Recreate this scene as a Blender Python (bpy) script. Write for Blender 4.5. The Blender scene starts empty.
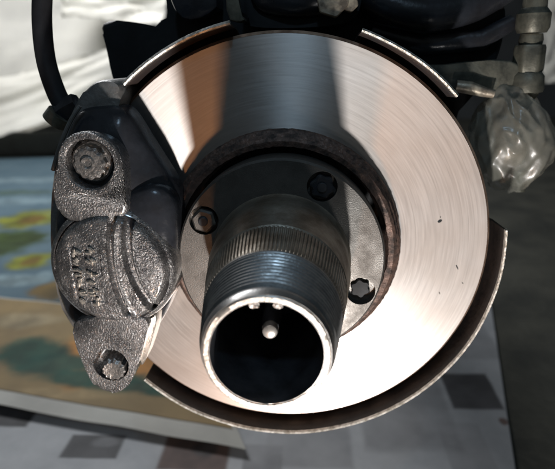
import bpy, bmesh, math, random
from mathutils import Vector, Matrix, noise
random.seed(7)
R_ = math.radians
PI = math.pi
scene = bpy.context.scene
COL = scene.collection

# ------------------------------------------------------------------ camera
CAM = Vector((0.0212873, -0.36419298, 0.12668951))
RIGHT = Vector((0.99781626, 0.06096861, -0.0254074))
FWD = Vector((-0.06583975, 0.94882358, -0.3088672))
UP = Vector((0.00527593, 0.30986553, 0.95076575))
FPX = 533.0
cd = bpy.data.cameras.new('camera')
cam = bpy.data.objects.new('camera', cd)
COL.objects.link(cam)
m = Matrix((RIGHT, UP, -FWD)).transposed().to_4x4()
m.translation = CAM
cam.matrix_world = m
cd.sensor_width = 36.0
cd.lens = FPX / 555.0 * 36.0
cd.clip_start = 0.01
cd.clip_end = 100.0
cd.dof.use_dof = True
cd.dof.focus_distance = 0.32
cd.dof.aperture_fstop = 9.0
scene.camera = cam

# ------------------------------------------------------------------ world, lamps, exposure
world = bpy.data.worlds.new('World')
scene.world = world
world.use_nodes = True
bg = world.node_tree.nodes['Background']
bg.inputs['Color'].default_value = (0.84, 0.96, 1.0, 1)
bg.inputs['Strength'].default_value = 0.06


def point_lamp(name, loc, power, col, radius):
    l = bpy.data.lights.new(name, 'POINT')
    l.energy = power
    l.color = col
    l.shadow_soft_size = radius
    o = bpy.data.objects.new(name, l)
    o.location = loc
    COL.objects.link(o)
    return o


def area_lamp(name, loc, target, power, col, sx, sy):
    l = bpy.data.lights.new(name, 'AREA')
    l.shape = 'RECTANGLE'
    l.size = sx
    l.size_y = sy
    l.energy = power
    l.color = col
    o = bpy.data.objects.new(name, l)
    o.location = loc
    o.rotation_euler = (Vector(target) - Vector(loc)).to_track_quat('-Z', 'Y').to_euler()
    COL.objects.link(o)
    return o


point_lamp('work_lamp', (0.030, -0.365, -0.245), 9.4, (1.0, 0.97, 0.945), 0.012)
point_lamp('added_glare_lamp', (0.185, -0.50, -0.36), 1.5, (1.0, 0.97, 0.94), 0.03)  # extra lamp added to throw the glare on the disc's lower right
point_lamp('bulb_lamp', (-0.030, -0.37, -0.245), 1.35, (1.0, 0.44, 0.17), 0.014)
area_lamp('window_light', (0.06, -1.0, 1.15), (0, 0, 0), 3.1, (0.52, 0.76, 1.0), 0.09, 0.09)
area_lamp('room_fill_light', (-1.2, 1.5, 1.6), (-1.0, 2.2, -0.2), 95.0, (0.97, 0.98, 1.0), 0.9, 0.9)  # added overhead fill that brightens the floor pages and white sheets

scene.view_settings.view_transform = 'Standard'
scene.view_settings.look = 'None'
scene.view_settings.gamma = 1.0
scene.view_settings.exposure = 0.0
scene.view_settings.use_curve_mapping = False
scene.render.resolution_x = 1024
scene.render.resolution_y = 865
scene.render.engine = 'CYCLES'


# ------------------------------------------------------------------ helpers
def ray(px, py):
    return RIGHT * ((px - 277.5) / FPX) + FWD + UP * (-(py - 234.5) / FPX)


def at(px, py, Y):
    d = ray(px, py)
    return CAM + d * ((Y - CAM.y) / d.y)


FLOOR_Z = -0.40


def on_floor(px, py, z=FLOOR_Z):
    d = ray(px, py)
    return CAM + d * ((z - CAM.z) / d.z)


def link(o, parent=None):
    COL.objects.link(o)
    if parent is not None:
        o.parent = parent
        o.matrix_parent_inverse = Matrix.Translation(-parent.location)
    return o


def thing(name, label, cat, loc=(0, 0, 0), group=None):
    o = bpy.data.objects.new(name, None)
    o.empty_display_size = 0.02
    o.location = loc
    COL.objects.link(o)
    o['label'] = label
    o['category'] = cat
    if group:
        o['group'] = group
    return o


def tag(o, label, cat, group=None):
    o['label'] = label
    o['category'] = cat
    if group:
        o['group'] = group
    return o


def obj(name, bm, mat, parent=None, smooth=True, angle=35):
    bmesh.ops.recalc_face_normals(bm, faces=bm.faces[:])
    me = bpy.data.meshes.new(name)
    if smooth:
        lim = R_(angle)
        for f in bm.faces:
            f.smooth = True
        for e in bm.edges:
            if len(e.link_faces) == 2 and e.calc_face_angle(0) > lim:
                e.smooth = False
    bm.to_mesh(me)
    bm.free()
    me.materials.append(mat)
    o = bpy.data.objects.new(name, me)
    return link(o, parent)


def lathe(prof, n=128, a0=0.0, a1=2 * PI, c=(0, 0, 0), axis='Y', closed_prof=True, bm=None, rmod=None):
    """prof: list of (radius, depth along axis). closed_prof joins last to first (solid ring)."""
    bm = bm or bmesh.new()
    full = abs(a1 - a0 - 2 * PI) < 1e-6
    k = n if full else n + 1
    rings = []
    for i in range(k):
        a = a0 + (a1 - a0) * i / n
        ring = []
        for j, (r, y) in enumerate(prof):
            rr = r + (rmod(a, j) if rmod else 0)
            if axis == 'Y':
                p = (c[0] + rr * math.cos(a), c[1] + y, c[2] + rr * math.sin(a))
            else:
                p = (c[0] + rr * math.cos(a), c[1] + rr * math.sin(a), c[2] + y)
            ring.append(bm.verts.new(p))
        rings.append(ring)
    m_ = len(prof)
    for i in range(n):
        A, B = rings[i], rings[(i + 1) % k]
        for j in range(m_ if closed_prof else m_ - 1):
            q = [A[j], A[(j + 1) % m_], B[(j + 1) % m_], B[j]]
            try:
                bm.faces.new(q)
            except ValueError:
                pass
    if not full and closed_prof:
        bm.faces.new(rings[0])
        bm.faces.new(rings[-1][::-1])
    bmesh.ops.remove_doubles(bm, verts=bm.verts[:], dist=1e-6)
    return bm


def prism(pts, y0, y1, bevel=0.0, seg=3, bm=None, inset=0.0):
    """pts: list of (x, z); extruded from y0 (front) to y1 (back). Bevels only the front rim and upright edges."""
    bm = bm or bmesh.new()
    cx = sum(p[0] for p in pts) / len(pts)
    cz = sum(p[1] for p in pts) / len(pts)
    fr = [bm.verts.new((p[0], y0, p[1])) for p in pts]
    bk = [bm.verts.new((cx + (p[0] - cx) * (1 + inset), y1, cz + (p[1] - cz) * (1 + inset))) for p in pts]
    n = len(pts)
    ff = bm.faces.new(fr)
    bm.faces.new(bk[::-1])
    for i in range(n):
        bm.faces.new([fr[i], bk[i], bk[(i + 1) % n], fr[(i + 1) % n]])
    if bevel:
        bmesh.ops.bevel(bm, geom=ff.edges[:], offset=bevel, segments=seg, affect='EDGES', profile=0.5, clamp_overlap=True)
    return bm


def inflate(pts, y_edge, y_front, y_back, power=2.6, n=10, lump=0.0):
    """A rounded casting: the outline swells towards the front like a pillow."""
    bm = bmesh.new()
    cx = sum(p[0] for p in pts) / len(pts)
    cz = sum(p[1] for p in pts) / len(pts)
    rows = [[bm.verts.new((p[0], y_back, p[1])) for p in pts]]
    for i in range(n):
        s_ = math.cos(0.5 * PI * i / n)
        h = (1 - s_ ** power) ** (1 / power)
        row = []
        for p in pts:
            x, z = cx + (p[0] - cx) * s_, cz + (p[1] - cz) * s_
            row.append(bm.verts.new((x, y_edge + (y_front - y_edge) * h + lump * noise.noise(Vector((x * 60, 0, z * 60))), z)))
        rows.append(row)
    k = len(pts)
    for a, b in zip(rows, rows[1:]):
        for i in range(k):
            bm.faces.new([a[i], a[(i + 1) % k], b[(i + 1) % k], b[i]])
    v = bm.verts.new((cx, y_front, cz))
    for i in range(k):
        bm.faces.new([rows[-1][i], rows[-1][(i + 1) % k], v])
    bm.faces.new(rows[0][::-1])
    return bm


def smooth_poly(pts, it=2):
    for _ in range(it):
        out = []
        n = len(pts)
        for i in range(n):
            a, b = pts[i], pts[(i + 1) % n]
            out.append((a[0] * .75 + b[0] * .25, a[1] * .75 + b[1] * .25))
            out.append((a[0] * .25 + b[0] * .75, a[1] * .25 + b[1] * .75))
        pts = out
    return pts


def px_poly(pp, Y, it=2):
    return smooth_poly([(at(x, y, Y).x, at(x, y, Y).z) for x, y in pp], it)


def tube(path, rad, n=16, bm=None, caps=True):
    bm = bm or bmesh.new()
    path = [Vector(p) for p in path]
    rads = rad if isinstance(rad, (list, tuple)) else [rad] * len(path)
    prev = None
    rings = []
    for i, p in enumerate(path):
        t = (path[min(i + 1, len(path) - 1)] - path[max(i - 1, 0)]).normalized()
        if prev is None:
            u = t.orthogonal().normalized()
        else:
            u = (prev - t * prev.dot(t)).normalized()
        prev = u
        v = t.cross(u)
        rings.append([bm.verts.new(p + (u * math.cos(2 * PI * k / n) + v * math.sin(2 * PI * k / n)) * rads[i]) for k in range(n)])
    for a, b in zip(rings, rings[1:]):
        for k in range(n):
            bm.faces.new([a[k], a[(k + 1) % n], b[(k + 1) % n], b[k]])
    if caps:
        bm.faces.new(rings[0][::-1])
        bm.faces.new(rings[-1])
    return bm


def spline(pts, n=8):
    pts = [Vector(p) for p in pts]
    out = []
    for i in range(len(pts) - 1):
        p0, p1, p2, p3 = pts[max(i - 1, 0)], pts[i], pts[i + 1], pts[min(i + 2, len(pts) - 1)]
        for k in range(n):
            t = k / n
            out.append(0.5 * ((2 * p1) + (p2 - p0) * t + (2 * p0 - 5 * p1 + 4 * p2 - p3) * t * t + (3 * p1 - p0 - 3 * p2 + p3) * t ** 3))
    out.append(pts[-1])
    return out


def cut(o, bm_cutter):
    """Boolean-subtract a bmesh from an object and bake the result."""
    bmesh.ops.recalc_face_normals(bm_cutter, faces=bm_cutter.faces[:])
    me = bpy.data.meshes.new('tmp')
    bm_cutter.to_mesh(me)
    bm_cutter.free()
    c = bpy.data.objects.new('tmp', me)
    COL.objects.link(c)
    md = o.modifiers.new('b', 'BOOLEAN')
    md.operation = 'DIFFERENCE'
    md.solver = 'EXACT'
    md.object = c
    bpy.context.view_layer.update()
    dg = bpy.context.evaluated_depsgraph_get()
    new = bpy.data.meshes.new_from_object(o.evaluated_get(dg))
    o.modifiers.clear()
    old = o.data
    mats = list(old.materials)
    o.data = new
    if not new.materials:
        for mt in mats:
            new.materials.append(mt)
    bpy.data.objects.remove(c)
    bm = bmesh.new()
    bm.from_mesh(new)
    for f in bm.faces:
        f.smooth = True
    for e in bm.edges:
        e.smooth = not (len(e.link_faces) == 2 and e.calc_face_angle(0) > R_(35))
    bm.to_mesh(new)
    bm.free()


def cyl(c, r, y0, y1, n=32, bm=None, cham=0.0):
    prof = [(0, y0), (r - cham, y0), (r, y0 + cham), (r, y1), (0, y1)] if cham else [(0, y0), (r, y0), (r, y1), (0, y1)]
    return lathe(prof, n, c=(c[0], 0, c[1]), closed_prof=False, bm=bm)


def polar_prism(c, radii, y0, y1, cham=0.0008, dome=0.0, bm=None):
    """A head with an arbitrary polar outline (hexagon, twelve-point) along Y."""
    bm = bm or bmesh.new()
    n = len(radii)
    rows = []
    for (s, y) in ((1.0, y1), (1.0, y0 + cham), (1 - cham / max(radii), y0)):
        rows.append([bm.verts.new((c[0] + radii[i] * s * math.cos(2 * PI * i / n), y, c[1] + radii[i] * s * math.sin(2 * PI * i / n))) for i in range(n)])
    for a, b in zip(rows, rows[1:]):
        for i in range(n):
            bm.faces.new([a[i], a[(i + 1) % n], b[(i + 1) % n], b[i]])
    v = bm.verts.new((c[0], y0 - dome, c[1]))
    for i in range(n):
        bm.faces.new([rows[-1][i], rows[-1][(i + 1) % n], v])
    bm.faces.new(rows[0])
    return bm


def hex_radii(r, rot=0.0, n=48):
    out = []
    for i in range(n):
        a = 2 * PI * i / n + rot
        k = (a % (PI / 3)) - PI / 6
        out.append(min(r * math.cos(PI / 6) / math.cos(k), r * 0.97))
    return out


def star_radii(r, pts=12, amp=0.09, rot=0.0, n=72):
    return [r * (1 - amp + amp * math.cos(pts * (2 * PI * i / n + rot))) for i in range(n)]


# ------------------------------------------------------------------ materials
def material(name, base=(0.5, 0.5, 0.5), base2=None, metal=0.0, rough=0.5, rough2=None, nscale=40.0, detail=4.0,
             bump=0.0, bscale=300.0, spec=0.5, lo=0.35, hi=0.65, coat=0.0):
    mt = bpy.data.materials.new(name)
    mt.use_nodes = True
    nt = mt.node_tree
    N, L = nt.nodes, nt.links
    b = N['Principled BSDF']
    b.inputs['Metallic'].default_value = metal
    b.inputs['Roughness'].default_value = rough
    b.inputs['Specular IOR Level'].default_value = spec
    b.inputs['Coat Weight'].default_value = coat
    b.inputs['Coat Roughness'].default_value = 0.12
    tc = N.new('ShaderNodeTexCoord')
    nz = N.new('ShaderNodeTexNoise')
    nz.inputs['Scale'].default_value = nscale
    nz.inputs['Detail'].default_value = detail
    nz.inputs['Roughness'].default_value = 0.62
    L.new(tc.outputs['Object'], nz.inputs['Vector'])
    rp = N.new('ShaderNodeValToRGB')
    rp.color_ramp.elements[0].position = lo
    rp.color_ramp.elements[1].position = hi
    b2 = base2 or tuple(c * 0.75 for c in base)
    rp.color_ramp.elements[0].color = (*b2, 1)
    rp.color_ramp.elements[1].color = (*base, 1)
    L.new(nz.outputs['Fac'], rp.inputs['Fac'])
    L.new(rp.outputs['Color'], b.inputs['Base Color'])
    if rough2 is not None:
        mr = N.new('ShaderNodeMapRange')
        mr.inputs['From Min'].default_value = lo
        mr.inputs['From Max'].default_value = hi
        mr.inputs['To Min'].default_value = rough2
        mr.inputs['To Max'].default_value = rough
        L.new(nz.outputs['Fac'], mr.inputs['Value'])
        L.new(mr.outputs['Result'], b.inputs['Roughness'])
    if bump:
        n2 = N.new('ShaderNodeTexNoise')
        n2.inputs['Scale'].default_value = bscale
        n2.inputs['Detail'].default_value = 3.0
        L.new(tc.outputs['Object'], n2.inputs['Vector'])
        bp = N.new('ShaderNodeBump')
        bp.inputs['Strength'].default_value = 1.0
        bp.inputs['Distance'].default_value = bump
        L.new(n2.outputs['Fac'], bp.inputs['Height'])
        L.new(bp.outputs['Normal'], b.inputs['Normal'])
    return mt


def disc_material():
    mt = bpy.data.materials.new('ground_disc_steel')
    mt.use_nodes = True
    nt = mt.node_tree
    N, L = nt.nodes, nt.links
    b = N['Principled BSDF']
    b.inputs['Metallic'].default_value = 0.92
    b.inputs['Anisotropic'].default_value = 0.88
    b.inputs['Anisotropic Rotation'].default_value = 0.25
    tg = N.new('ShaderNodeTangent')
    tg.direction_type = 'RADIAL'
    tg.axis = 'Y'
    L.new(tg.outputs['Tangent'], b.inputs['Tangent'])
    tc = N.new('ShaderNodeTexCoord')
    sx = N.new('ShaderNodeSeparateXYZ')
    L.new(tc.outputs['Object'], sx.inputs['Vector'])
    cx = N.new('ShaderNodeCombineXYZ')
    L.new(sx.outputs['X'], cx.inputs['X'])
    L.new(sx.outputs['Z'], cx.inputs['Y'])
    ln = N.new('ShaderNodeVectorMath')
    ln.operation = 'LENGTH'
    L.new(cx.outputs['Vector'], ln.inputs[0])
    at2 = N.new('ShaderNodeMath')
    at2.operation = 'ARCTAN2'
    L.new(sx.outputs['Z'], at2.inputs[0])
    L.new(sx.outputs['X'], at2.inputs[1])
    # polar coordinates: radius scaled up, angle scaled down => circular turning marks
    pc = N.new('ShaderNodeCombineXYZ')
    mr = N.new('ShaderNodeMath')
    mr.operation = 'MULTIPLY'
    mr.inputs[1].default_value = 1.0
    L.new(ln.outputs['Value'], mr.inputs[0])
    ma = N.new('ShaderNodeMath')
    ma.operation = 'MULTIPLY'
    ma.inputs[1].default_value = 0.0009
    L.new(at2.outputs['Value'], ma.inputs[0])
    L.new(mr.outputs['Value'], pc.inputs['X'])
    L.new(ma.outputs['Value'], pc.inputs['Y'])

    def noise_(scale, vec, detail=3.0):
        n = N.new('ShaderNodeTexNoise')
        n.inputs['Scale'].default_value = scale
        n.inputs['Detail'].default_value = detail
        L.new(vec, n.inputs['Vector'])
        return n.outputs['Fac']
    fine = noise_(1500.0, pc.outputs['Vector'])
    wide = noise_(420.0, pc.outputs['Vector'])
    blot = noise_(22.0, tc.outputs['Object'], 5.0)
    pc2 = N.new('ShaderNodeCombineXYZ')
    ma2 = N.new('ShaderNodeMath')
    ma2.operation = 'MULTIPLY'
    ma2.inputs[1].default_value = 0.007
    L.new(at2.outputs['Value'], ma2.inputs[0])
    L.new(ln.outputs['Value'], pc2.inputs['X'])
    L.new(ma2.outputs['Value'], pc2.inputs['Y'])
    wide = noise_(620.0, pc2.outputs['Vector'], 4.0)
    mixf = N.new('ShaderNodeMath')
    mixf.operation = 'MULTIPLY_ADD'
    mixf.inputs[1].default_value = 0.5
    L.new(fine, mixf.inputs[0])
    hb = N.new('ShaderNodeMath')
    hb.operation = 'MULTIPLY'
    hb.inputs[1].default_value = 0.5
    L.new(wide, hb.inputs[0])
    L.new(hb.outputs['Value'], mixf.inputs[2])
    rp = N.new('ShaderNodeValToRGB')
    rp.color_ramp.elements[0].position = 0.34
    rp.color_ramp.elements[1].position = 0.66
    rp.color_ramp.elements[0].color = (0.50, 0.476, 0.458, 1)
    rp.color_ramp.elements[1].color = (0.61, 0.585, 0.565, 1)
    L.new(mixf.outputs['Value'], rp.inputs['Fac'])
    rp2 = N.new('ShaderNodeValToRGB')
    rp2.color_ramp.elements[0].position = 0.35
    rp2.color_ramp.elements[1].position = 0.7
    rp2.color_ramp.elements[0].color = (0.92, 0.88, 0.85, 1)
    rp2.color_ramp.elements[1].color = (1, 1, 1, 1)
    L.new(blot, rp2.inputs['Fac'])
    mx = N.new('ShaderNodeMix')
    mx.data_type = 'RGBA'
    mx.blend_type = 'MULTIPLY'
    mx.inputs['Factor'].default_value = 1.0
    L.new(rp.outputs['Color'], mx.inputs['A'])
    L.new(rp2.outputs['Color'], mx.inputs['B'])
    L.new(mx.outputs['Result'], b.inputs['Base Color'])
    rr = N.new('ShaderNodeMapRange')
    rr.inputs['From Min'].default_value = 0.3
    rr.inputs['From Max'].default_value = 0.7
    rr.inputs['To Min'].default_value = 0.43
    rr.inputs['To Max'].default_value = 0.50
    L.new(mixf.outputs['Value'], rr.inputs['Value'])
    L.new(rr.outputs['Result'], b.inputs['Roughness'])
    bp = N.new('ShaderNodeBump')
    bp.inputs['Strength'].default_value = 0.30
    bp.inputs['Distance'].default_value = 0.0002
    L.new(mixf.outputs['Value'], bp.inputs['Height'])
    L.new(bp.outputs['Normal'], b.inputs['Normal'])
    return mt


def cast_material():
    mt = material('oily_grey_casting', (0.27, 0.265, 0.26), (0.10, 0.10, 0.102), metal=0.6, rough=0.20, rough2=0.32, nscale=300, detail=6,
                  bump=0.0008, bscale=900, lo=0.34, hi=0.70, coat=1.0)
    nt = mt.node_tree
    N, L = nt.nodes, nt.links
    b = N['Principled BSDF']
    src = b.inputs['Base Color'].links[0].from_socket
    tc = next(n for n in N if n.type == 'TEX_COORD')
    n2 = N.new('ShaderNodeTexNoise')
    n2.inputs['Scale'].default_value = 70.0
    n2.inputs['Detail'].default_value = 5.0
    L.new(tc.outputs['Object'], n2.inputs['Vector'])
    rp = N.new('ShaderNodeValToRGB')
    rp.color_ramp.elements[0].position = 0.36
    rp.color_ramp.elements[1].position = 0.58
    rp.color_ramp.elements[0].color = (0.50, 0.50, 0.51, 1)
    rp.color_ramp.elements[1].color = (1, 1, 1, 1)
    L.new(n2.outputs['Fac'], rp.inputs['Fac'])
    mx = N.new('ShaderNodeMix')
    mx.data_type = 'RGBA'
    mx.blend_type = 'MULTIPLY'
    mx.inputs['Factor'].default_value = 1.0
    L.new(src, mx.inputs['A'])
    L.new(rp.outputs['Color'], mx.inputs['B'])
    L.new(mx.outputs['Result'], b.inputs['Base Color'])
    return mt


M = {}
M['disc'] = disc_material()
M['disc_edge'] = material('disc_edge_steel', (0.50, 0.36, 0.27), (0.20, 0.12, 0.08), metal=0.6, rough=0.45, nscale=90, bump=0.0002, bscale=500)
M['rust'] = material('rusty_iron', (0.16, 0.098, 0.075), (0.04, 0.03, 0.026), metal=0.35, rough=0.5, rough2=0.7, nscale=160, bump=0.0008, bscale=420)
M['hub'] = material('worn_hub_steel', (0.155, 0.148, 0.138), (0.095, 0.088, 0.080), metal=0.75, rough=0.40, rough2=0.55, nscale=75, bump=0.00012, bscale=1300)
M['collar'] = material('stained_collar_steel', (0.36, 0.32, 0.265), (0.17, 0.135, 0.10), metal=0.75, rough=0.36, rough2=0.55, nscale=55, bump=0.0002, bscale=600)
M['thread'] = material('oily_thread_steel', (0.38, 0.37, 0.36), (0.20, 0.195, 0.19), metal=0.85, rough=0.28, rough2=0.44, nscale=120, bump=0.00008, bscale=900)
M['lip'] = material('bare_ring_steel', (0.58, 0.55, 0.50), (0.34, 0.32, 0.29), metal=0.8, rough=0.38, nscale=200, bump=0.0002, bscale=800)
M['bore'] = material('greasy_bore', (0.075, 0.080, 0.090), (0.030, 0.032, 0.036), metal=0.5, rough=0.34, nscale=60)
M['pin'] = material('pin_steel', (0.62, 0.60, 0.56), (0.4, 0.38, 0.35), metal=0.7, rough=0.35, nscale=300)
M['cast'] = cast_material()
M['castdark'] = material('black_casting_oil_and_shade', (0.030, 0.033, 0.040), (0.014, 0.015, 0.018), metal=0.1, rough=0.20, rough2=0.36, nscale=60, bump=0.0005, bscale=110)  # oily black; also carries the shade on the caliper body and a hub bolt
M['castgrey'] = material('plain_grey_casting', (0.20, 0.195, 0.185), (0.12, 0.115, 0.11), metal=0.4, rough=0.45, nscale=90, bump=0.0004, bscale=400)
M['bolt'] = material('bright_bolt_steel', (0.46, 0.44, 0.42), (0.16, 0.155, 0.15), metal=0.8, rough=0.28, rough2=0.45, nscale=300, bump=0.0006, bscale=500)
M['shield'] = material('black_painted_shield', (0.035, 0.034, 0.036), (0.07, 0.045, 0.035), metal=0.1, rough=0.5, nscale=35, bump=0.0003, bscale=300, lo=0.3, hi=0.6)
M['shieldrust'] = material('brown_stained_shield', (0.034, 0.025, 0.021), (0.011, 0.010, 0.010), metal=0.2, rough=0.5, nscale=45, bump=0.0003, bscale=300)
M['shieldlip'] = material('chipped_shield_lip', (0.70, 0.68, 0.63), (0.26, 0.24, 0.20), metal=0.5, rough=0.4, nscale=260, bump=0.0003, bscale=520)
M['rubber'] = material('black_rubber', (0.028, 0.028, 0.030), (0.018, 0.018, 0.02), rough=0.6, spec=0.12, nscale=60)
M['black'] = material('black_iron_grease_and_shade', (0.010, 0.012, 0.014), (0.005, 0.006, 0.007), metal=0.0, rough=0.5, rough2=0.7, nscale=30, bump=0.0004, bscale=90, spec=0.3)  # greasy black; also stands for the shade in one flange hole
M['olive'] = material('grimy_olive_steel', (0.15, 0.15, 0.12), (0.05, 0.052, 0.042), metal=0.4, rough=0.4, rough2=0.6, nscale=90, bump=0.0003, bscale=300)
M['tan'] = material('tan_dirty_steel', (0.50, 0.43, 0.33), (0.12, 0.10, 0.08), metal=0.4, rough=0.4, nscale=110, bump=0.0004, bscale=260)
M['white'] = material('white_sheet', (0.84, 0.82, 0.75), (0.76, 0.74, 0.68), rough=0.6, nscale=4)
M['concrete'] = material('dark_concrete', (0.050, 0.050, 0.042), (0.028, 0.029, 0.026), rough=0.7, nscale=6, bump=0.002, bscale=60, spec=0.1)
M['wall'] = material('dark_wall', (0.022, 0.026, 0.028), (0.014, 0.016, 0.018), rough=0.8, nscale=3)
M['crate'] = material('dark_crate', (0.030, 0.035, 0.035), (0.018, 0.02, 0.02), rough=0.7, nscale=12)

bootm = material('grey_grease_boot', (0.30, 0.30, 0.255), (0.15, 0.145, 0.12), rough=0.30, rough2=0.5, nscale=38, bump=0.0006, bscale=90, spec=0.5, lo=0.3, hi=0.7)
bn = bootm.node_tree.nodes['Principled BSDF']
bn.inputs['Alpha'].default_value = 0.55
bn.inputs['Coat Weight'].default_value = 0.7
bn.inputs['Coat Roughness'].default_value = 0.24
M['boot'] = bootm

# ------------------------------------------------------------------ setting
bm = bmesh.new()
bmesh.ops.create_grid(bm, x_segments=2, y_segments=2, size=8.0)
o = obj('floor', bm, M['concrete'])
o.location = (0, 2.0, FLOOR_Z)
o['kind'] = 'structure'
bm = bmesh.new()
bmesh.ops.create_cube(bm, size=1.0)
bmesh.ops.scale(bm, vec=(16, 0.1, 3.2), verts=bm.verts[:])
o = obj('wall', bm, M['wall'])
o.location = (0, 4.6, FLOOR_Z + 1.6)
o['kind'] = 'structure'


# ------------------------------------------------------------------ newspapers on the floor
def wave(x, y, amp):
    return amp * (noise.noise(Vector((x * 4.1, y * 3.3, 1.7))) + 0.5 * noise.noise(Vector((x * 11, y * 9, 4.2))))


class Sheet:
    def __init__(self, corners_px, z, amp=0.004, bow=0.0):
        # corners: back-left, back-right, front-right, front-left (photo) laid on the floor
        self.c = [on_floor(*p, FLOOR_Z + z) for p in corners_px]
        self.z, self.amp, self.bow = z, amp, bow

    def pt(self, u, v, dz=0.0):
        a, b, c, d = self.c
        p = (a * (1 - u) + b * u) * (1 - v) + (d * (1 - u) + c * u) * v
        q = Vector((p.x, p.y + self.bow * math.sin(PI * u) * v, 0))
        q.z = FLOOR_Z + self.z + self.amp + wave(q.x, q.y, self.amp) + dz
        return q

    def mesh(self, u0, u1, v0, v1, nu, nv, dz=0.0, mask=None):
        bm = bmesh.new()
        g = [[bm.verts.new(self.pt(u0 + (u1 - u0) * i / nu, v0 + (v1 - v0) * j / nv, dz)) for i in range(nu + 1)] for j in range(nv + 1)]
        for j in range(nv):
            for i in range(nu):
                bm.faces.new([g[j][i], g[j][i + 1], g[j + 1][i + 1], g[j + 1][i]])
        return bm


def printed(name, base, base2, shapes, nscale=8.0, rough=0.6):
    """Printed page: paper or ground colour, with soft-edged ink areas laid out in floor coordinates.
    shapes: (kind, px, py, rx, ry, colour, strength)"""
    mt = material(name, base, base2, rough=rough, spec=0.12, nscale=nscale, detail=5, lo=0.3, hi=0.7)
    N, L = mt.node_tree.nodes, mt.node_tree.links
    b = N['Principled BSDF']
    out = b.inputs['Base Color'].links[0].from_socket
    tc = next(n for n in N if n.type == 'TEX_COORD')
    wn = N.new('ShaderNodeTexNoise')
    wn.inputs['Scale'].default_value = 16.0
    wn.inputs['Detail'].default_value = 4.0
    L.new(tc.outputs['Object'], wn.inputs['Vector'])
    for (kind, px, py, rx, ry, col, st) in shapes:
        c, cx_, cy_ = on_floor(px, py), on_floor(px + rx, py), on_floor(px, py + ry)
        ax, ay = abs(cx_.x - c.x), abs(cy_.y - c.y)
        sub = N.new('ShaderNodeVectorMath')
        sub.operation = 'SUBTRACT'
        sub.inputs[1].default_value = c
        L.new(tc.outputs['Object'], sub.inputs[0])
        mul = N.new('ShaderNodeVectorMath')
        mul.operation = 'MULTIPLY'
        mul.inputs[1].default_value = (1 / ax, 1 / ay, 0)
        L.new(sub.outputs['Vector'], mul.inputs[0])
        off = N.new('ShaderNodeVectorMath')
        off.operation = 'MULTIPLY_ADD'
        amt = 1.3 if kind == 'blob' else 0.16
        off.inputs[1].default_value = (amt, amt, 0)
        L.new(wn.outputs['Color'], off.inputs[0])
        L.new(mul.outputs['Vector'], off.inputs[2])
        sh_ = N.new('ShaderNodeVectorMath')
        sh_.operation = 'SUBTRACT'
        sh_.inputs[1].default_value = (amt * 0.5, amt * 0.5, 0)
        L.new(off.outputs['Vector'], sh_.inputs[0])
        if kind == 'blob':
            ln = N.new('ShaderNodeVectorMath')
            ln.operation = 'LENGTH'
            L.new(sh_.outputs['Vector'], ln.inputs[0])
            dist, lo_, hi_ = ln.outputs['Value'], 0.65, 1.2
        else:
            ab = N.new('ShaderNodeVectorMath')
            ab.operation = 'ABSOLUTE'
            L.new(sh_.outputs['Vector'], ab.inputs[0])
            sp = N.new('ShaderNodeSeparateXYZ')
            L.new(ab.outputs['Vector'], sp.inputs['Vector'])
            mxm = N.new('ShaderNodeMath')
            mxm.operation = 'MAXIMUM'
            L.new(sp.outputs['X'], mxm.inputs[0])
            L.new(sp.outputs['Y'], mxm.inputs[1])
            dist, lo_, hi_ = mxm.outputs['Value'], 0.92, 1.08
        mr = N.new('ShaderNodeMapRange')
        mr.interpolation_type = 'SMOOTHSTEP'
        mr.inputs['From Min'].default_value = lo_
        mr.inputs['From Max'].default_value = hi_
        mr.inputs['To Min'].default_value = st
        mr.inputs['To Max'].default_value = 0.0
        L.new(dist, mr.inputs['Value'])
        # mottled ink
        rp = N.new('ShaderNodeValToRGB')
        rp.color_ramp.elements[0].position = 0.35
        rp.color_ramp.elements[1].position = 0.68
        rp.color_ramp.elements[0].color = (*[v * 0.6 for v in col], 1)
        rp.color_ramp.elements[1].color = (*[v * 1.35 for v in col], 1)
        L.new(wn.outputs['Fac'], rp.inputs['Fac'])
        mx = N.new('ShaderNodeMix')
        mx.data_type = 'RGBA'
        L.new(mr.outputs['Result'], mx.inputs['Factor'])
        L.new(out, mx.inputs['A'])
        L.new(rp.outputs['Color'], mx.inputs['B'])
        out = mx.outputs['Result']
    L.new(out, b.inputs['Base Color'])
    return mt


# 1: blue page beside the caliper
s1 = Sheet([(-60, 158), (235, 158), (235, 303), (-60, 303)], 0.006, 0.003)
t = thing('newspaper', 'blue printed page with green and yellow picture blobs, left of the caliper', 'newspaper', s1.pt(.5, .5), 'newspapers on the floor')
GR, YE, BR_, PB = (0.020, 0.034, 0.008), (0.090, 0.096, 0.010), (0.070, 0.044, 0.010), (0.12, 0.165, 0.18)
obj('page', s1.mesh(0, 1, 0, 1, 40, 40), printed('blue_page_print', (0.054, 0.084, 0.102), (0.036, 0.062, 0.080), [
    ('blob', 25, 182, 60, 3, PB, 0.5), ('blob', 10, 203, 60, 4, PB, 0.5), ('blob', 15, 195, 40, 3, GR, 0.5),
    ('blob', -2, 248, 40, 18, GR, 0.95), ('blob', 22, 240, 30, 7, GR, 0.9), ('blob', 30, 221, 30, 11, YE, 0.95), ('blob', 32, 222, 14, 6, BR_, 0.95),
    ('blob', 31, 265, 22, 10, YE, 0.95), ('blob', 32, 265, 9, 5, BR_, 0.9), ('blob', 10, 284, 44, 6, PB, 0.9), ('blob', 56, 294, 26, 10, BR_, 0.9), ('blob', 44, 280, 10, 6, PB, 0.6)]), t)

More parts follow.
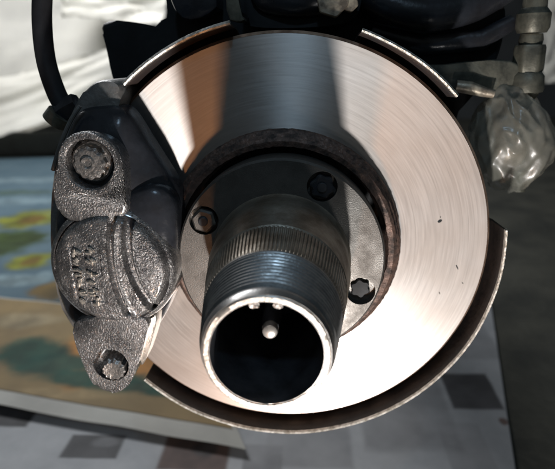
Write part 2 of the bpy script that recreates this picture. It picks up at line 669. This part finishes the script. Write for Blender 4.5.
# 3: wide grey newspaper in front
s3 = Sheet([(-120, 398), (490, 300), (519, 500), (-150, 520)], 0.004, 0.003)
t3 = thing('newspaper', 'wide grey newspaper under the disc, its pale edge running down the right', 'newspaper', s3.pt(.5, .5), 'newspapers on the floor')
DK, RE, TX = (0.040, 0.040, 0.042), (0.070, 0.045, 0.038), (0.115, 0.118, 0.124)
obj('page', s3.mesh(0, 1, 0, 1, 50, 40), printed('newsprint', (0.24, 0.25, 0.26), (0.17, 0.18, 0.19), [
    ('rect', 398, 392, 42, 62, TX, 0.5), ('rect', 309, 431, 40, 40, TX, 0.5), ('rect', 466, 452, 22, 28, TX, 0.35), ('rect', 470, 394, 24, 19, DK, 0.92),
    ('rect', 94, 450, 28, 12, DK, 0.9), ('blob', 104, 446, 16, 6, TX, 0.7), ('rect', 196, 456, 34, 18, RE, 0.9), ('blob', 205, 452, 16, 8, DK, 0.8),
    ('rect', 2, 418, 34, 13, DK, 0.95), ('rect', 262, 470, 20, 24, TX, 0.6), ('blob', 504, 426, 5, 4, RE, 0.9), ('rect', 470, 340, 20, 22, TX, 0.4)], 12.0), t3)

# 2: tan magazine page over it
s2 = Sheet([(-70, 292), (190, 322), (246, 452), (-70, 398)], 0.014, 0.007, bow=-0.0)
t2 = thing('newspaper', 'tan and orange printed page with dark green band, below the caliper', 'newspaper', s2.pt(.5, .5), 'newspapers on the floor')
obj('page', s2.mesh(0, 1, 0, 1, 40, 40), material('tan_page', (0.26, 0.26, 0.24), (0.20, 0.20, 0.185), rough=0.6, spec=0.12, nscale=6), t2)
OR, DG = (0.26, 0.115, 0.028), (0.006, 0.034, 0.025)
obj('printed_panel', s2.mesh(0.0, 0.985, 0.02, 0.90, 30, 24, 0.0012), printed('tan_panel_print', (0.165, 0.120, 0.058), (0.105, 0.078, 0.042), [
    ('blob', 20, 330, 50, 8, (0.20, 0.17, 0.11), 0.6), ('blob', 92, 368, 44, 30, OR, 0.9), ('blob', 140, 376, 30, 24, OR, 0.85), ('blob', 34, 362, 40, 16, DG, 0.95), ('blob', 62, 376, 50, 14, DG, 0.95),
    ('blob', 98, 390, 60, 9, DG, 0.95), ('blob', 140, 399, 50, 8, DG, 0.9), ('blob', 168, 405, 24, 5, DG, 0.8), ('blob', 60, 405, 70, 6, (0.20, 0.15, 0.08), 0.6)]), t2)

# ------------------------------------------------------------------ white sheets and crate far behind
bm = bmesh.new()
bmesh.ops.create_cube(bm, size=1.0)
bmesh.ops.scale(bm, vec=(1.5, 0.7, 0.14), verts=bm.verts[:])
bmesh.ops.bevel(bm, geom=bm.edges[:], offset=0.012, segments=2, affect='EDGES')
o = obj('low_crate', bm, M['crate'])
o.location = (-1.75, 3.22, FLOOR_Z + 0.072)
tag(o, 'low dark crate behind the blue page under the white sheets', 'crate')


def white_sheet(name, label, pts, nu=36, nv=28, crumple=0.03, seed=0, thick=0.004):
    """pts: four (px, py, Y): a leaning, crumpled sheet."""
    a, b, c, d = [at(*p) for p in pts]
    bm = bmesh.new()
    front = []
    for j in range(nv + 1):
        row = []
        for i in range(nu + 1):
            u, v = i / nu, j / nv
            p = (a * (1 - u) + b * u) * (1 - v) + (d * (1 - u) + c * u) * v
            w = noise.noise(Vector((u * 2.2 + seed, v * 2.6, seed * 1.3))) + 0.9 * abs(noise.noise(Vector((u * 3 + v * 2 + seed, v * 5, 3.1))))
            p = p + Vector((0.25 * w, -w, 0.3 * w)) * crumple
            row.append(bm.verts.new(p))
        front.append(row)
    for j in range(nv):
        for i in range(nu):
            bm.faces.new([front[j][i], front[j][i + 1], front[j + 1][i + 1], front[j + 1][i]])
    bmesh.ops.solidify(bm, geom=bm.faces[:], thickness=thick)
    o = obj(name, bm, M['white'], None, angle=60)
    return tag(o, label, 'sheet', 'white sheets behind the hub')


white_sheet('white_sheet', 'large white sheet behind the brake hose, top left corner',
            [(-60, -60, 3.15), (150, -70, 3.1), (118, 100, 2.95), (-60, 162, 2.9)], crumple=0.06, seed=1)
white_sheet('white_sheet', 'pale folded sheet edge above the dark axle, left of the disc top',
            [(70, -50, 2.7), (178, -50, 2.7), (162, 26, 2.7), (62, 18, 2.7)], crumple=0.05, seed=5)
white_sheet('white_sheet', 'greyish lower fold of sheet meeting the top of the caliper',
            [(-60, 92, 2.75), (118, 48, 2.7), (125, 96, 2.65), (-60, 158, 2.65)], crumple=0.05, seed=9)
white_sheet('white_sheet', 'narrow white sheet at the right edge above the ball joint boot',
            [(538, -40, 1.6), (600, -40, 1.6), (600, 92, 1.55), (541, 84, 1.55)], crumple=0.03, seed=13)

# ------------------------------------------------------------------ axle and steering knuckle behind the disc
kn = thing('steering_knuckle', 'greasy black steering knuckle and axle end behind the disc', 'knuckle', (0, 0.09, 0))
o = obj('knuckle_body', prism(px_poly([(97, 18), (150, 24), (165, 30), (168, 10), (160, -40), (500, -40), (508, 40), (488, 75), (470, 100), (440, 130),
                                       (430, 250), (350, 330), (220, 330), (150, 250), (128, 120), (112, 78), (106, 45)], 0.075, 2), 0.075, 0.17, 0.008), M['black'], kn)
obj('axle_tube', tube([(0, 0.16, 0), (0, 0.45, 0.0), (-0.02, 0.9, 0.01)], 0.055, 24), M['black'], kn)
o = obj('upper_arm', prism(px_poly([(236, -30), (364, -30), (360, 12), (350, 24), (300, 29), (250, 28), (240, 20)], 0.035, 2), 0.030, 0.08, 0.005), M['black'], kn)
p = at(332, 1, 0.028)
o = obj('stud_nut', polar_prism((p.x, p.z), hex_radii(0.0115, 0.3), 0.018, 0.034), M['tan'], kn)
p = at(349, 4, 0.028)
obj('stud_nut', polar_prism((p.x, p.z), hex_radii(0.006, 0.3), 0.020, 0.034), M['tan'], kn)
p = at(231, 4, 0.04)
obj('bracket', prism(px_poly([(226, -20), (238, -20), (239, 14), (247, 20), (240, 23), (228, 20)], 0.02, 1), 0.016, 0.03, 0.001), M['olive'], kn)
obj('spring_seat', tube(spline([at(360, -10, 0.06), at(395, 8, 0.055), at(430, 14, 0.055), at(470, 6, 0.06), at(505, -14, 0.065)], 8), 0.012, 20), M['castdark'], kn)
obj('tie_bar', tube([at(372, 30, 0.07), at(420, 44, 0.068), at(480, 40, 0.068), at(512, 22, 0.07)], [0.006, 0.009, 0.008, 0.006], 16), M['castdark'], kn)
obj('swivel_housing', inflate(px_poly([(246, -30), (300, -36), (356, -30), (350, 8), (322, 18), (280, 19), (252, 10)], 0.03, 2), 0.030, 0.020, 0.04, 2.4, 8, 0.002), M['castdark'], kn, angle=70)
obj('side_bracket', prism(px_poly([(168, -20), (205, -24), (222, 4), (206, 18), (186, 22), (172, 8)], 0.05, 1), 0.048, 0.076, 0.003, 2), M['castdark'], kn)
obj('steering_arm', prism(px_poly([(405, 62), (440, 66), (470, 62), (520, 58), (526, 88), (490, 92), (455, 88), (425, 84)], 0.05, 2), 0.050, 0.075, 0.005), M['olive'], kn)
bm = tube([at(456, 86, 0.045), at(470, 88, 0.044), at(484, 92, 0.043), at(494, 94, 0.042)], [0.0042, 0.0046, 0.0036, 0.0030], 14)
obj('cotter_bolt', bm, M['tan'], kn)

# ------------------------------------------------------------------ ball joint at the right
bj = thing('ball_joint', 'ball joint wrapped in crinkled clear plastic below stacked nuts, right of the disc', 'ball joint', at(515, 190, 0.05))
c0 = at(515, 138, 0.055)
bm = bmesh.new()
bmesh.ops.create_uvsphere(bm, u_segments=140, v_segments=90, radius=1.0)
for v in bm.verts:
    d = v.co.normalized()
    zz = d.z
    w = 0.0300
    if zz > 0:
        w *= 1 - 0.30 * zz ** 1.6
    q = Vector((d.x * w, d.y * w * 0.85, d.z * 0.0400))
    q.x += -0.014 * max(zz, 0) + 0.002 * zz
    n1 = noise.noise(Vector((d.x * 2.1, d.y * 2.1, d.z * 1.1 + 4)))
    a = math.atan2(d.y, d.x)
    pleat = math.sin(a * 9 + 3 * zz + 2.5 * n1) * (1 - abs(zz)) ** 0.5
    fold = abs(math.sin(34 * (d.x * 0.75 - d.z * 0.6) * 0.2 + 2.2 * n1)) ** 3
    rid = (1 - abs(noise.noise(Vector((d.x * 2.4 + d.z * 1.2, d.y * 2.4, d.z * 1.6 + 9))))) ** 7
    q += d * (0.0016 * rid + 0.0014 * fold + 0.0030 * n1 + 0.0005 * pleat + 0.0006 * noise.noise(d * 6))
    v.co = c0 + q
obj('plastic_wrap', bm, M['boot'], bj, angle=80)
bm = bmesh.new()
bmesh.ops.create_uvsphere(bm, u_segments=32, v_segments=20, radius=0.013)
bmesh.ops.translate(bm, verts=bm.verts[:], vec=c0 + Vector((-0.004, 0.0, -0.010)))
obj('ball', bm, M['tan'], bj)
obj('ball_stud', tube([c0 + Vector((-0.004, 0, -0.002)), c0 + Vector((-0.002, 0, 0.02)), c0 + Vector((0.006, 0, 0.036))], [0.008, 0.007, 0.008], 16), M['olive'], bj)
b0 = at(519, 186, 0.055)
obj('grease_nipple', lathe([(0, 0.012), (0.0062, 0.012), (0.0062, 0.004), (0.0048, 0.003), (0.0048, -0.004), (0, -0.0045)], 20, c=b0, axis='Z', closed_prof=False), M['olive'], bj)
n0 = at(525, 92, 0.055)
zt = at(530, 0, 0.055).z - n0.z


def zl(y):
    return at(530, y, 0.055).z - n0.z


k = 0.90 / 1.28 / 1000
obj('flange_nut', lathe([(0, zl(92)), (17 * k, zl(92)), (18 * k, zl(88)), (17 * k, zl(76)), (14 * k, zl(72)), (0, zl(72))], 28, c=n0, axis='Z', closed_prof=False), M['olive'], bj)
bm = bmesh.new()
hr = hex_radii(16 * k, 0.2)
rows = []
for s, y in ((0.93, 72), (1, 69), (1, 48), (0.93, 45)):
    rows.append([bm.verts.new((n0.x + hr[i] * s * math.cos(2 * PI * i / 48), n0.y + hr[i] * s * math.sin(2 * PI * i / 48), n0.z + zl(y))) for i in range(48)])
for a, b in zip(rows, rows[1:]):
    for i in range(48):
        bm.faces.new([a[i], a[(i + 1) % 48], b[(i + 1) % 48], b[i]])
bm.faces.new(rows[0][::-1])
bm.faces.new(rows[-1])
obj('castle_nut', bm, M['olive'], bj)
obj('stud', lathe([(0, zl(46)), (11 * k, zl(46)), (12 * k, zl(40)), (11 * k, zl(34)), (0, zl(34))], 24, c=n0, axis='Z', closed_prof=False), M['olive'], bj)
obj('stud_collar', lathe([(0, zl(34)), (14 * k, zl(33)), (16.5 * k, zl(28)), (16.5 * k, zl(14)), (12 * k, zl(8)), (11 * k, zl(-12)), (0, zl(-12))], 28, c=n0, axis='Z', closed_prof=False), M['olive'], bj)
# ------------------------------------------------------------------ dust shield
sh = thing('dust_shield', 'black dished dust shield with bright chipped rim behind the brake disc', 'shield', (0, 0.02, 0))


def shield_seg(a0, a1, n, lipw, mat):
    w = [(0.094, 0.026), (0.140, 0.026), (0.1475, 0.022), (0.1500, 0.014), (0.1515, -0.010), (0.1530, -0.010), (0.1518, 0.015), (0.149, 0.0235), (0.1405, 0.028), (0.094, 0.028)]
    seg = obj('shield_plate', lathe(w, n, a0, a1), mat, sh)

    def rm(a, j):
        return 0.00012 * noise.noise(Vector((a * 60, j * 0.4, 2.0))) + 0.0003 * noise.noise(Vector((a * 5, 0.0, 5.0)))
    obj('rolled_rim', lathe([(0.1516, -0.0105), (0.1518, -0.0128), (0.1528, -0.0134), (0.1530 + lipw, -0.0120), (0.1530 + lipw, -0.0090), (0.1532, -0.0080)], n * 2, a0, a1, rmod=rm), M['shieldlip'], seg)


shield_seg(R_(101), R_(135), 60, 0.0014, M['shield'])
shield_seg(R_(42.4), R_(70), 50, 0.0010, M['shield'])
shield_seg(R_(-136), R_(5.4), 160, 0.0005, M['shieldrust'])

# ------------------------------------------------------------------ brake disc
dk = thing('brake_disc', 'bare steel brake disc with bright glare and circular turning marks', 'brake disc', (0, 0.006, 0))
RD = 0.145
obj('friction_ring', lathe([(0.0832, 0.0), (0.100, 0.0), (0.120, 0.0), (RD - 0.0012, 0.0), (RD - 0.0012, 0.011), (0.0832, 0.011)], 256), M['disc'], dk)
obj('disc_edge', lathe([(RD - 0.0011, 0.0002), (RD + 0.0008, 0.0022), (RD + 0.0008, 0.0100), (RD - 0.0011, 0.0115)], 256), M['disc_edge'], dk)


def hatmod(a, j):
    return 0.0006 * noise.noise(Vector((math.cos(a) * 26, math.sin(a) * 26, j * 3.0)))


obj('hat_wall', lathe([(0.0834, 0.0006), (0.0838, -0.0012), (0.0826, -0.0030), (0.0830, -0.0042), (0.0806, -0.0056), (0.0812, -0.0090), (0.0790, -0.0105), (0.0792, -0.0130),
                       (0.0770, -0.0145), (0.0735, -0.0140), (0.0722, -0.006), (0.0710, 0.006), (0.0834, 0.0075)], 200, rmod=hatmod), M['rust'], dk)
# dark nicks in the ground face
for (px, py, a, l, w) in ((440, 221, 0.5, 0.0032, 0.0022), (440.5, 217, 1.3, 0.0012, 0.0006), (457, 267, -1.1, 0.0042, 0.0008), (439.5, 293, -1.2, 0.0024, 0.0007), (462.5, 283, -1.0, 0.0016, 0.0005)):
    p = at(px, py, 0.0)
    pts = []
    for i in range(12):
        th = 2 * PI * i / 12
        rr = 1 + 0.35 * noise.noise(Vector((px + math.cos(th), py + math.sin(th), 0.3)))
        x, z = l * math.cos(th) * rr * 0.5, w * math.sin(th) * rr * 0.5
        pts.append((p.x + x * math.cos(a) - z * math.sin(a), p.z + x * math.sin(a) + z * math.cos(a)))
    obj('pit_mark', prism(pts, -0.00012, 0.0001), M['black'], dk)

# ------------------------------------------------------------------ hub
hb = thing('wheel_hub', 'worn steel wheel hub with threaded hollow snout pointing forward', 'wheel hub', (0, -0.012, 0))
FY = -0.033
fl = obj('flange', lathe([(0.030, -0.005), (0.0680, -0.005), (0.0688, -0.012), (0.0690, FY + 0.0015), (0.0676, FY), (0.052, FY), (0.030, FY)], 160), M['hub'], hb)
bolts = [R_(150), R_(61.5), R_(-22), R_(-117)]
BR = 0.0575
bm = bmesh.new()
for a in bolts:
    cyl((BR * math.cos(a), BR * math.sin(a)), 0.0098, FY - 0.01, FY + 0.0065, 32, bm)
cut(fl, bm)
for i, a in enumerate(bolts):
    c = (BR * math.cos(a), BR * math.sin(a))
    if i == 2:
        o = obj('bolt', polar_prism(c, star_radii(0.0070, 6, 0.10, 0.4), FY + 0.004, FY + 0.0066, 0.0008), M['black'], hb)  # black head colour stands for the shade inside this recess
    else:
        o = obj('bolt', polar_prism(c, (star_radii(0.0080, 6, 0.08, 0.3) if i == 1 else hex_radii(0.0084, 0.3)), FY - 0.0022, FY + 0.0066, 0.0014), M['castdark' if i == 1 else 'hub'], hb)  # upper right head: the shadow on it is put into its dark colour
        obj('bolt_dimple', cyl(c, 0.0032, FY - 0.0036, FY - 0.0020, 20, cham=0.0006), M['bore'], o)
obj('collar', lathe([(0.030, FY + 0.002), (0.0466, FY + 0.002), (0.0464, FY - 0.0008), (0.0454, FY - 0.002), (0.0448, FY - 0.005), (0.0446, -0.057), (0.0440, -0.062), (0.0431, -0.067), (0.0422, -0.075),
                     (0.0412, -0.0835), (0.0395, -0.0850), (0.030, -0.0850)], 160), M['collar'], hb)
NT = 112


def knurl(a, j):
    if j in (1, 2, 3, 4):
        s = math.cos(a * NT)
        return -0.0010 * (1 if s < -0.1 else 0) * (0.6 if j in (1, 4) else 1)
    return 0.0


obj('splined_ring', lathe([(0.029, -0.0846), (0.0408, -0.0846), (0.0406, -0.0862), (0.0374, -0.1095), (0.0370, -0.1110), (0.0362, -0.1125), (0.029, -0.1125)], NT * 6, rmod=knurl), M['collar'], hb)
prof = [(0.0262, -0.1120), (0.0364, -0.1120), (0.0364, -0.1140)]
y = -0.1150
while y > -0.1435:
    rr = 0.0364 + (0.0318 - 0.0364) * (-0.115 - y) / 0.031
    prof += [(rr - 0.0017, y), (rr, y - 0.0009), (rr, y - 0.0015), (rr - 0.0018, y - 0.0024)]
    y -= 0.0030
prof += [(0.0312, -0.1470), (0.0310, -0.1485), (0.0298, -0.1514), (0.0262, -0.1514)]
obj('threaded_snout', lathe(prof, 144), M['thread'], hb)


def lipmod(a, j):
    return 0.00018 * noise.noise(Vector((math.cos(a) * 9, math.sin(a) * 9, j)))


obj('end_face', lathe([(0.0264, -0.1505), (0.0264, -0.1512), (0.0268, -0.1519), (0.0288, -0.1520), (0.0295, -0.1515), (0.0295, -0.1505)], 144, rmod=lipmod), M['lip'], hb)
obj('bore', lathe([(0.0, -0.060), (0.0255, -0.060), (0.0258, -0.148), (0.0263, -0.1512), (0.0275, -0.150), (0.0275, -0.055), (0, -0.055)], 96, closed_prof=False), M['bore'], hb)
# keys inside the mouth of the bore
for ang in (76, 103):
    a = R_(ang)
    bm = bmesh.new()
    bmesh.ops.create_cube(bm, size=1.0)
    bmesh.ops.scale(bm, vec=(0.0046, 0.014, 0.0050), verts=bm.verts[:])
    bmesh.ops.bevel(bm, geom=bm.edges[:], offset=0.0008, segments=2, affect='EDGES')
    bmesh.ops.rotate(bm, verts=bm.verts[:], cent=(0, 0, 0), matrix=Matrix.Rotation(PI / 2 - a, 3, 'Y'))
    bmesh.ops.translate(bm, verts=bm.verts[:], vec=(0.0240 * math.cos(a), -0.1405, 0.0240 * math.sin(a)))
    obj('key', bm, M['bolt'], hb)
# axle shaft with a bright rounded tip
obj('axle_shaft', lathe([(0, -0.058), (0.0050, -0.058), (0.0050, -0.120), (0.0042, -0.1255), (0, -0.1255)], 28, closed_prof=False), M['bore'], hb)
obj('shaft_tip', lathe([(0.0, -0.1312), (0.0026, -0.1310), (0.0036, -0.1302), (0.0039, -0.1290), (0.0039, -0.1250), (0, -0.1250)], 28, closed_prof=False), M['pin'], hb)

# ------------------------------------------------------------------ caliper
cl = thing('brake_caliper', 'rough cast brake caliper gripping the left side of the disc', 'caliper', at(110, 272, -0.02))
YB = -0.036
# oily outboard half; its dark tone is shade put into the colour
body = obj('caliper_body', inflate(px_poly([(70, 112), (84, 108), (112, 106), (124, 112), (140, 138), (156, 163), (171, 186), (177, 204), (179, 240), (176, 285), (164, 318), (150, 340), (112, 350),
                                          (72, 338), (54, 310), (48, 275), (49, 235), (51, 200), (50, 172), (60, 138)], YB, 3), -0.020, -0.041, -0.010, 2.8, 12, 0.002), M['castdark'], cl, angle=70)
# shoulder step between body and piston housing
obj('shoulder', inflate(px_poly([(118, 196), (150, 183), (170, 196), (176, 225), (172, 290), (150, 325), (120, 300), (110, 240)], -0.046, 3), -0.034, -0.0475, -0.026, 3.0, 10, 0.001), M['castdark'], cl, angle=70)  # same shade-darkened colour as the body
# bridge over the edge of the disc and inboard half
obj('bridge', prism(px_poly([(72, 112), (92, 80), (120, 80), (123, 100), (112, 122), (96, 150), (90, 330), (70, 330), (52, 270), (52, 180)], -0.02, 2), -0.022, 0.05, 0.003, 2), M['castgrey'], cl)
obj('inboard_half', prism(px_poly([(72, 112), (92, 84), (125, 95), (160, 180), (165, 300), (130, 345), (72, 335), (52, 270), (52, 180)], 0.02, 2), 0.018, 0.05, 0.004, 2), M['castdark'], cl)
obj('brake_pad', prism(px_poly([(100, 150), (130, 150), (165, 205), (170, 240), (165, 290), (140, 320), (100, 320)], -0.006, 2), -0.0085, -0.0006, 0.001, 2), M['black'], cl)

# piston housing: round boss with grooves and cast letters
cc = at(109.5, 271, -0.052)
CR = 0.0380
CY = -0.052


def cap_h(u, v):
    rho = math.hypot(u, v)
    h = 0.0035 * (1 - rho ** 2)
    if rho > 0.88:
        h -= 0.0045 * ((rho - 0.88) / 0.12) ** 2
    g1 = 0.07 + 0.17 * v * v - 0.06 * v
    g2 = 0.40 + 0.27 * v * v - 0.20 * v
    for g, w, dep in ((g1, 0.038, 0.0052), (g2, 0.060, 0.0060)):
        d = abs(u - g)
        h -= dep * max(0.0, min(1.0, (w + 0.025 - d) / 0.025))
        dl = u - (g + w + 0.055)
        h += 0.0014 * math.exp(-(dl / 0.03) ** 2)
    if u < g1:
        h -= 0.0004
    if -0.64 < u < -0.10 and -0.56 < v < 0.50:
        h -= 0.0007
    h += 0.00022 * noise.noise(Vector((u * 16, v * 16, 0.5))) + 0.00012 * noise.noise(Vector((u * 34, v * 34, 3.5)))
    return h


bm = bmesh.new()
NR, NA = 70, 190
cv = bm.verts.new((cc.x, CY - cap_h(0, 0), cc.z))
rings = []
for i in range(1, NR + 1):
    rho = i / NR
    row = []
    for j in range(NA):
        a = 2 * PI * j / NA
        u, v = rho * math.cos(a), rho * math.sin(a)
        row.append(bm.verts.new((cc.x + CR * u, CY - cap_h(u, v), cc.z + CR * v)))
    rings.append(row)
for (s, yy) in ((1.015, CY + 0.0035), (1.055, CY + 0.0045), (1.095, CY + 0.0065), (1.115, CY + 0.010), (1.13, -0.028)):
    rings.append([bm.verts.new((cc.x + CR * s * math.cos(2 * PI * j / NA), yy, cc.z + CR * s * math.sin(2 * PI * j / NA))) for j in range(NA)])
for j in range(NA):
    bm.faces.new([cv, rings[0][j], rings[0][(j + 1) % NA]])
for a, b in zip(rings, rings[1:]):
    for j in range(NA):
        bm.faces.new([a[j], a[(j + 1) % NA], b[(j + 1) % NA], b[j]])
pcap = obj('piston_housing', bm, M['cast'], cl, angle=50)
# worn raised casting marks, two upright columns
rng = random.Random(3)
bm = bmesh.new()
for ci, (px0, px1, n) in enumerate(((77, 84, 6), (91, 96.5, 6))):
    for q in range(n):
        f = q / (n - 1)
        px = px0 + (px1 - px0) * f
        py = 251 + 50 * f
        pos = at(px, py, CY)
        for s in range(3):
            dx = rng.uniform(-0.0020, 0.0020)
            dz = rng.uniform(-0.0018, 0.0018)
            m4 = Matrix.Translation((pos.x + dx, 0, pos.z + dz)) @ Matrix.Rotation(rng.choice((0, PI / 2, 0.5)) + 0.1, 4, 'Y')
            u, v = (pos.x + dx - cc.x) / CR, (pos.z + dz - cc.z) / CR
            r = bmesh.ops.create_cube(bm, size=1.0)
            bmesh.ops.scale(bm, vec=(0.0040, 0.0042, 0.0019), verts=r['verts'])
            bmesh.ops.transform(bm, matrix=m4, verts=r['verts'])
            bmesh.ops.translate(bm, vec=(0, CY - cap_h(u, v) + 0.0003, 0), verts=r['verts'])
bmesh.ops.bevel(bm, geom=bm.edges[:], offset=0.0005, segments=2, affect='EDGES')
obj('casting_mark', bm, M['lip'], pcap)

# lugs with counterbored bolts
YL = -0.050
ul = obj('upper_lug', prism(px_poly([(58, 165), (62, 148), (76, 137), (92, 134), (108, 140), (120, 152), (124, 172), (126, 196), (128, 218), (100, 226), (62, 222), (54, 200), (54, 180)], YL, 2), YL, -0.030, 0.0035, 3), M['cast'], cl)
c = at(90, 164, YL)
cut(ul, cyl((c.x, c.z), 0.0150, YL - 0.01, YL + 0.011, 40))
o = obj('lug_rim', lathe([(0.0152, YL + 0.003), (0.0152, YL - 0.0008), (0.0162, YL - 0.0020), (0.0188, YL - 0.0020), (0.0198, YL - 0.0006), (0.0198, YL + 0.003)], 64, c=(c.x, 0, c.z)), M['cast'], ul)
c = at(90, 163, YL + 0.004)
b = obj('bolt', polar_prism((c.x, c.z), star_radii(0.0105, 12, 0.05), YL + 0.001, YL + 0.0112, 0.0018, 0.0004), M['bolt'], cl)
obj('bolt_flange', cyl((c.x, c.z), 0.0128, YL + 0.0066, YL + 0.0113, 40, cham=0.001), M['bolt'], b)
obj('bolt_dimple', lathe([(0.0022, YL + 0.0003), (0.0030, YL - 0.0006), (0.0042, YL - 0.0006), (0.0048, YL + 0.0012), (0.0022, YL + 0.0012)], 24, c=(c.x, 0, c.z)), M['bolt'], b)

ll = obj('lower_lug', prism(px_poly([(71, 316), (74, 342), (84, 366), (92, 384), (104, 393), (118, 393), (130, 385), (138, 366), (144, 345), (152, 312)], YL, 2), YL, -0.022, 0.0025, 2), M['cast'], cl)
c = at(111, 365, YL)
cut(ll, cyl((c.x, c.z), 0.0124, YL - 0.01, YL + 0.012, 36))
c = at(112, 371, YL - 0.002)
b = obj('bolt', polar_prism((c.x, c.z), star_radii(0.0088, 12, 0.06, 0.2), YL - 0.0020, YL + 0.0122, 0.0022, -0.0012), M['bolt'], cl)
# bright machined flank beside the lower lug
obj('machined_flank', prism(px_poly([(139, 330), (146, 322), (158, 312), (153, 338), (144, 364), (140, 366)], -0.044, 1), -0.044, -0.026, 0.001, 2), M['lip'], cl)
# thin edge strip running down the left of the body
obj('casting_ridge', tube(spline([at(80, 106, -0.034), at(70, 122, -0.036), at(60, 146, -0.036), at(53, 170, -0.034)], 8), 0.0014, 10), M['castgrey'], cl)
# pipe union for the hose
pu = at(70, 108, 0.0)
obj('pipe_union', tube([at(58, 116, 0.004), at(66, 110, 0.004), at(78, 103, 0.004)], [0.0075, 0.0085, 0.0075], 6), M['castdark'], cl)
obj('union_washer', tube([at(54, 122, 0.0), at(60, 114, 0.0)], [0.0085, 0.0085], 20), M['olive'], cl)

# ------------------------------------------------------------------ brake hose
hp = spline([at(52, -60, 0.03), at(44, -20, 0.025), at(42, 20, 0.02), at(46, 60, 0.014), at(56, 92, 0.008), at(67, 112, 0.004)], 12)
o = obj('brake_hose', tube(hp, 0.0066, 24), M['rubber'])
tag(o, 'black rubber brake hose curving down into the caliper top', 'hose')
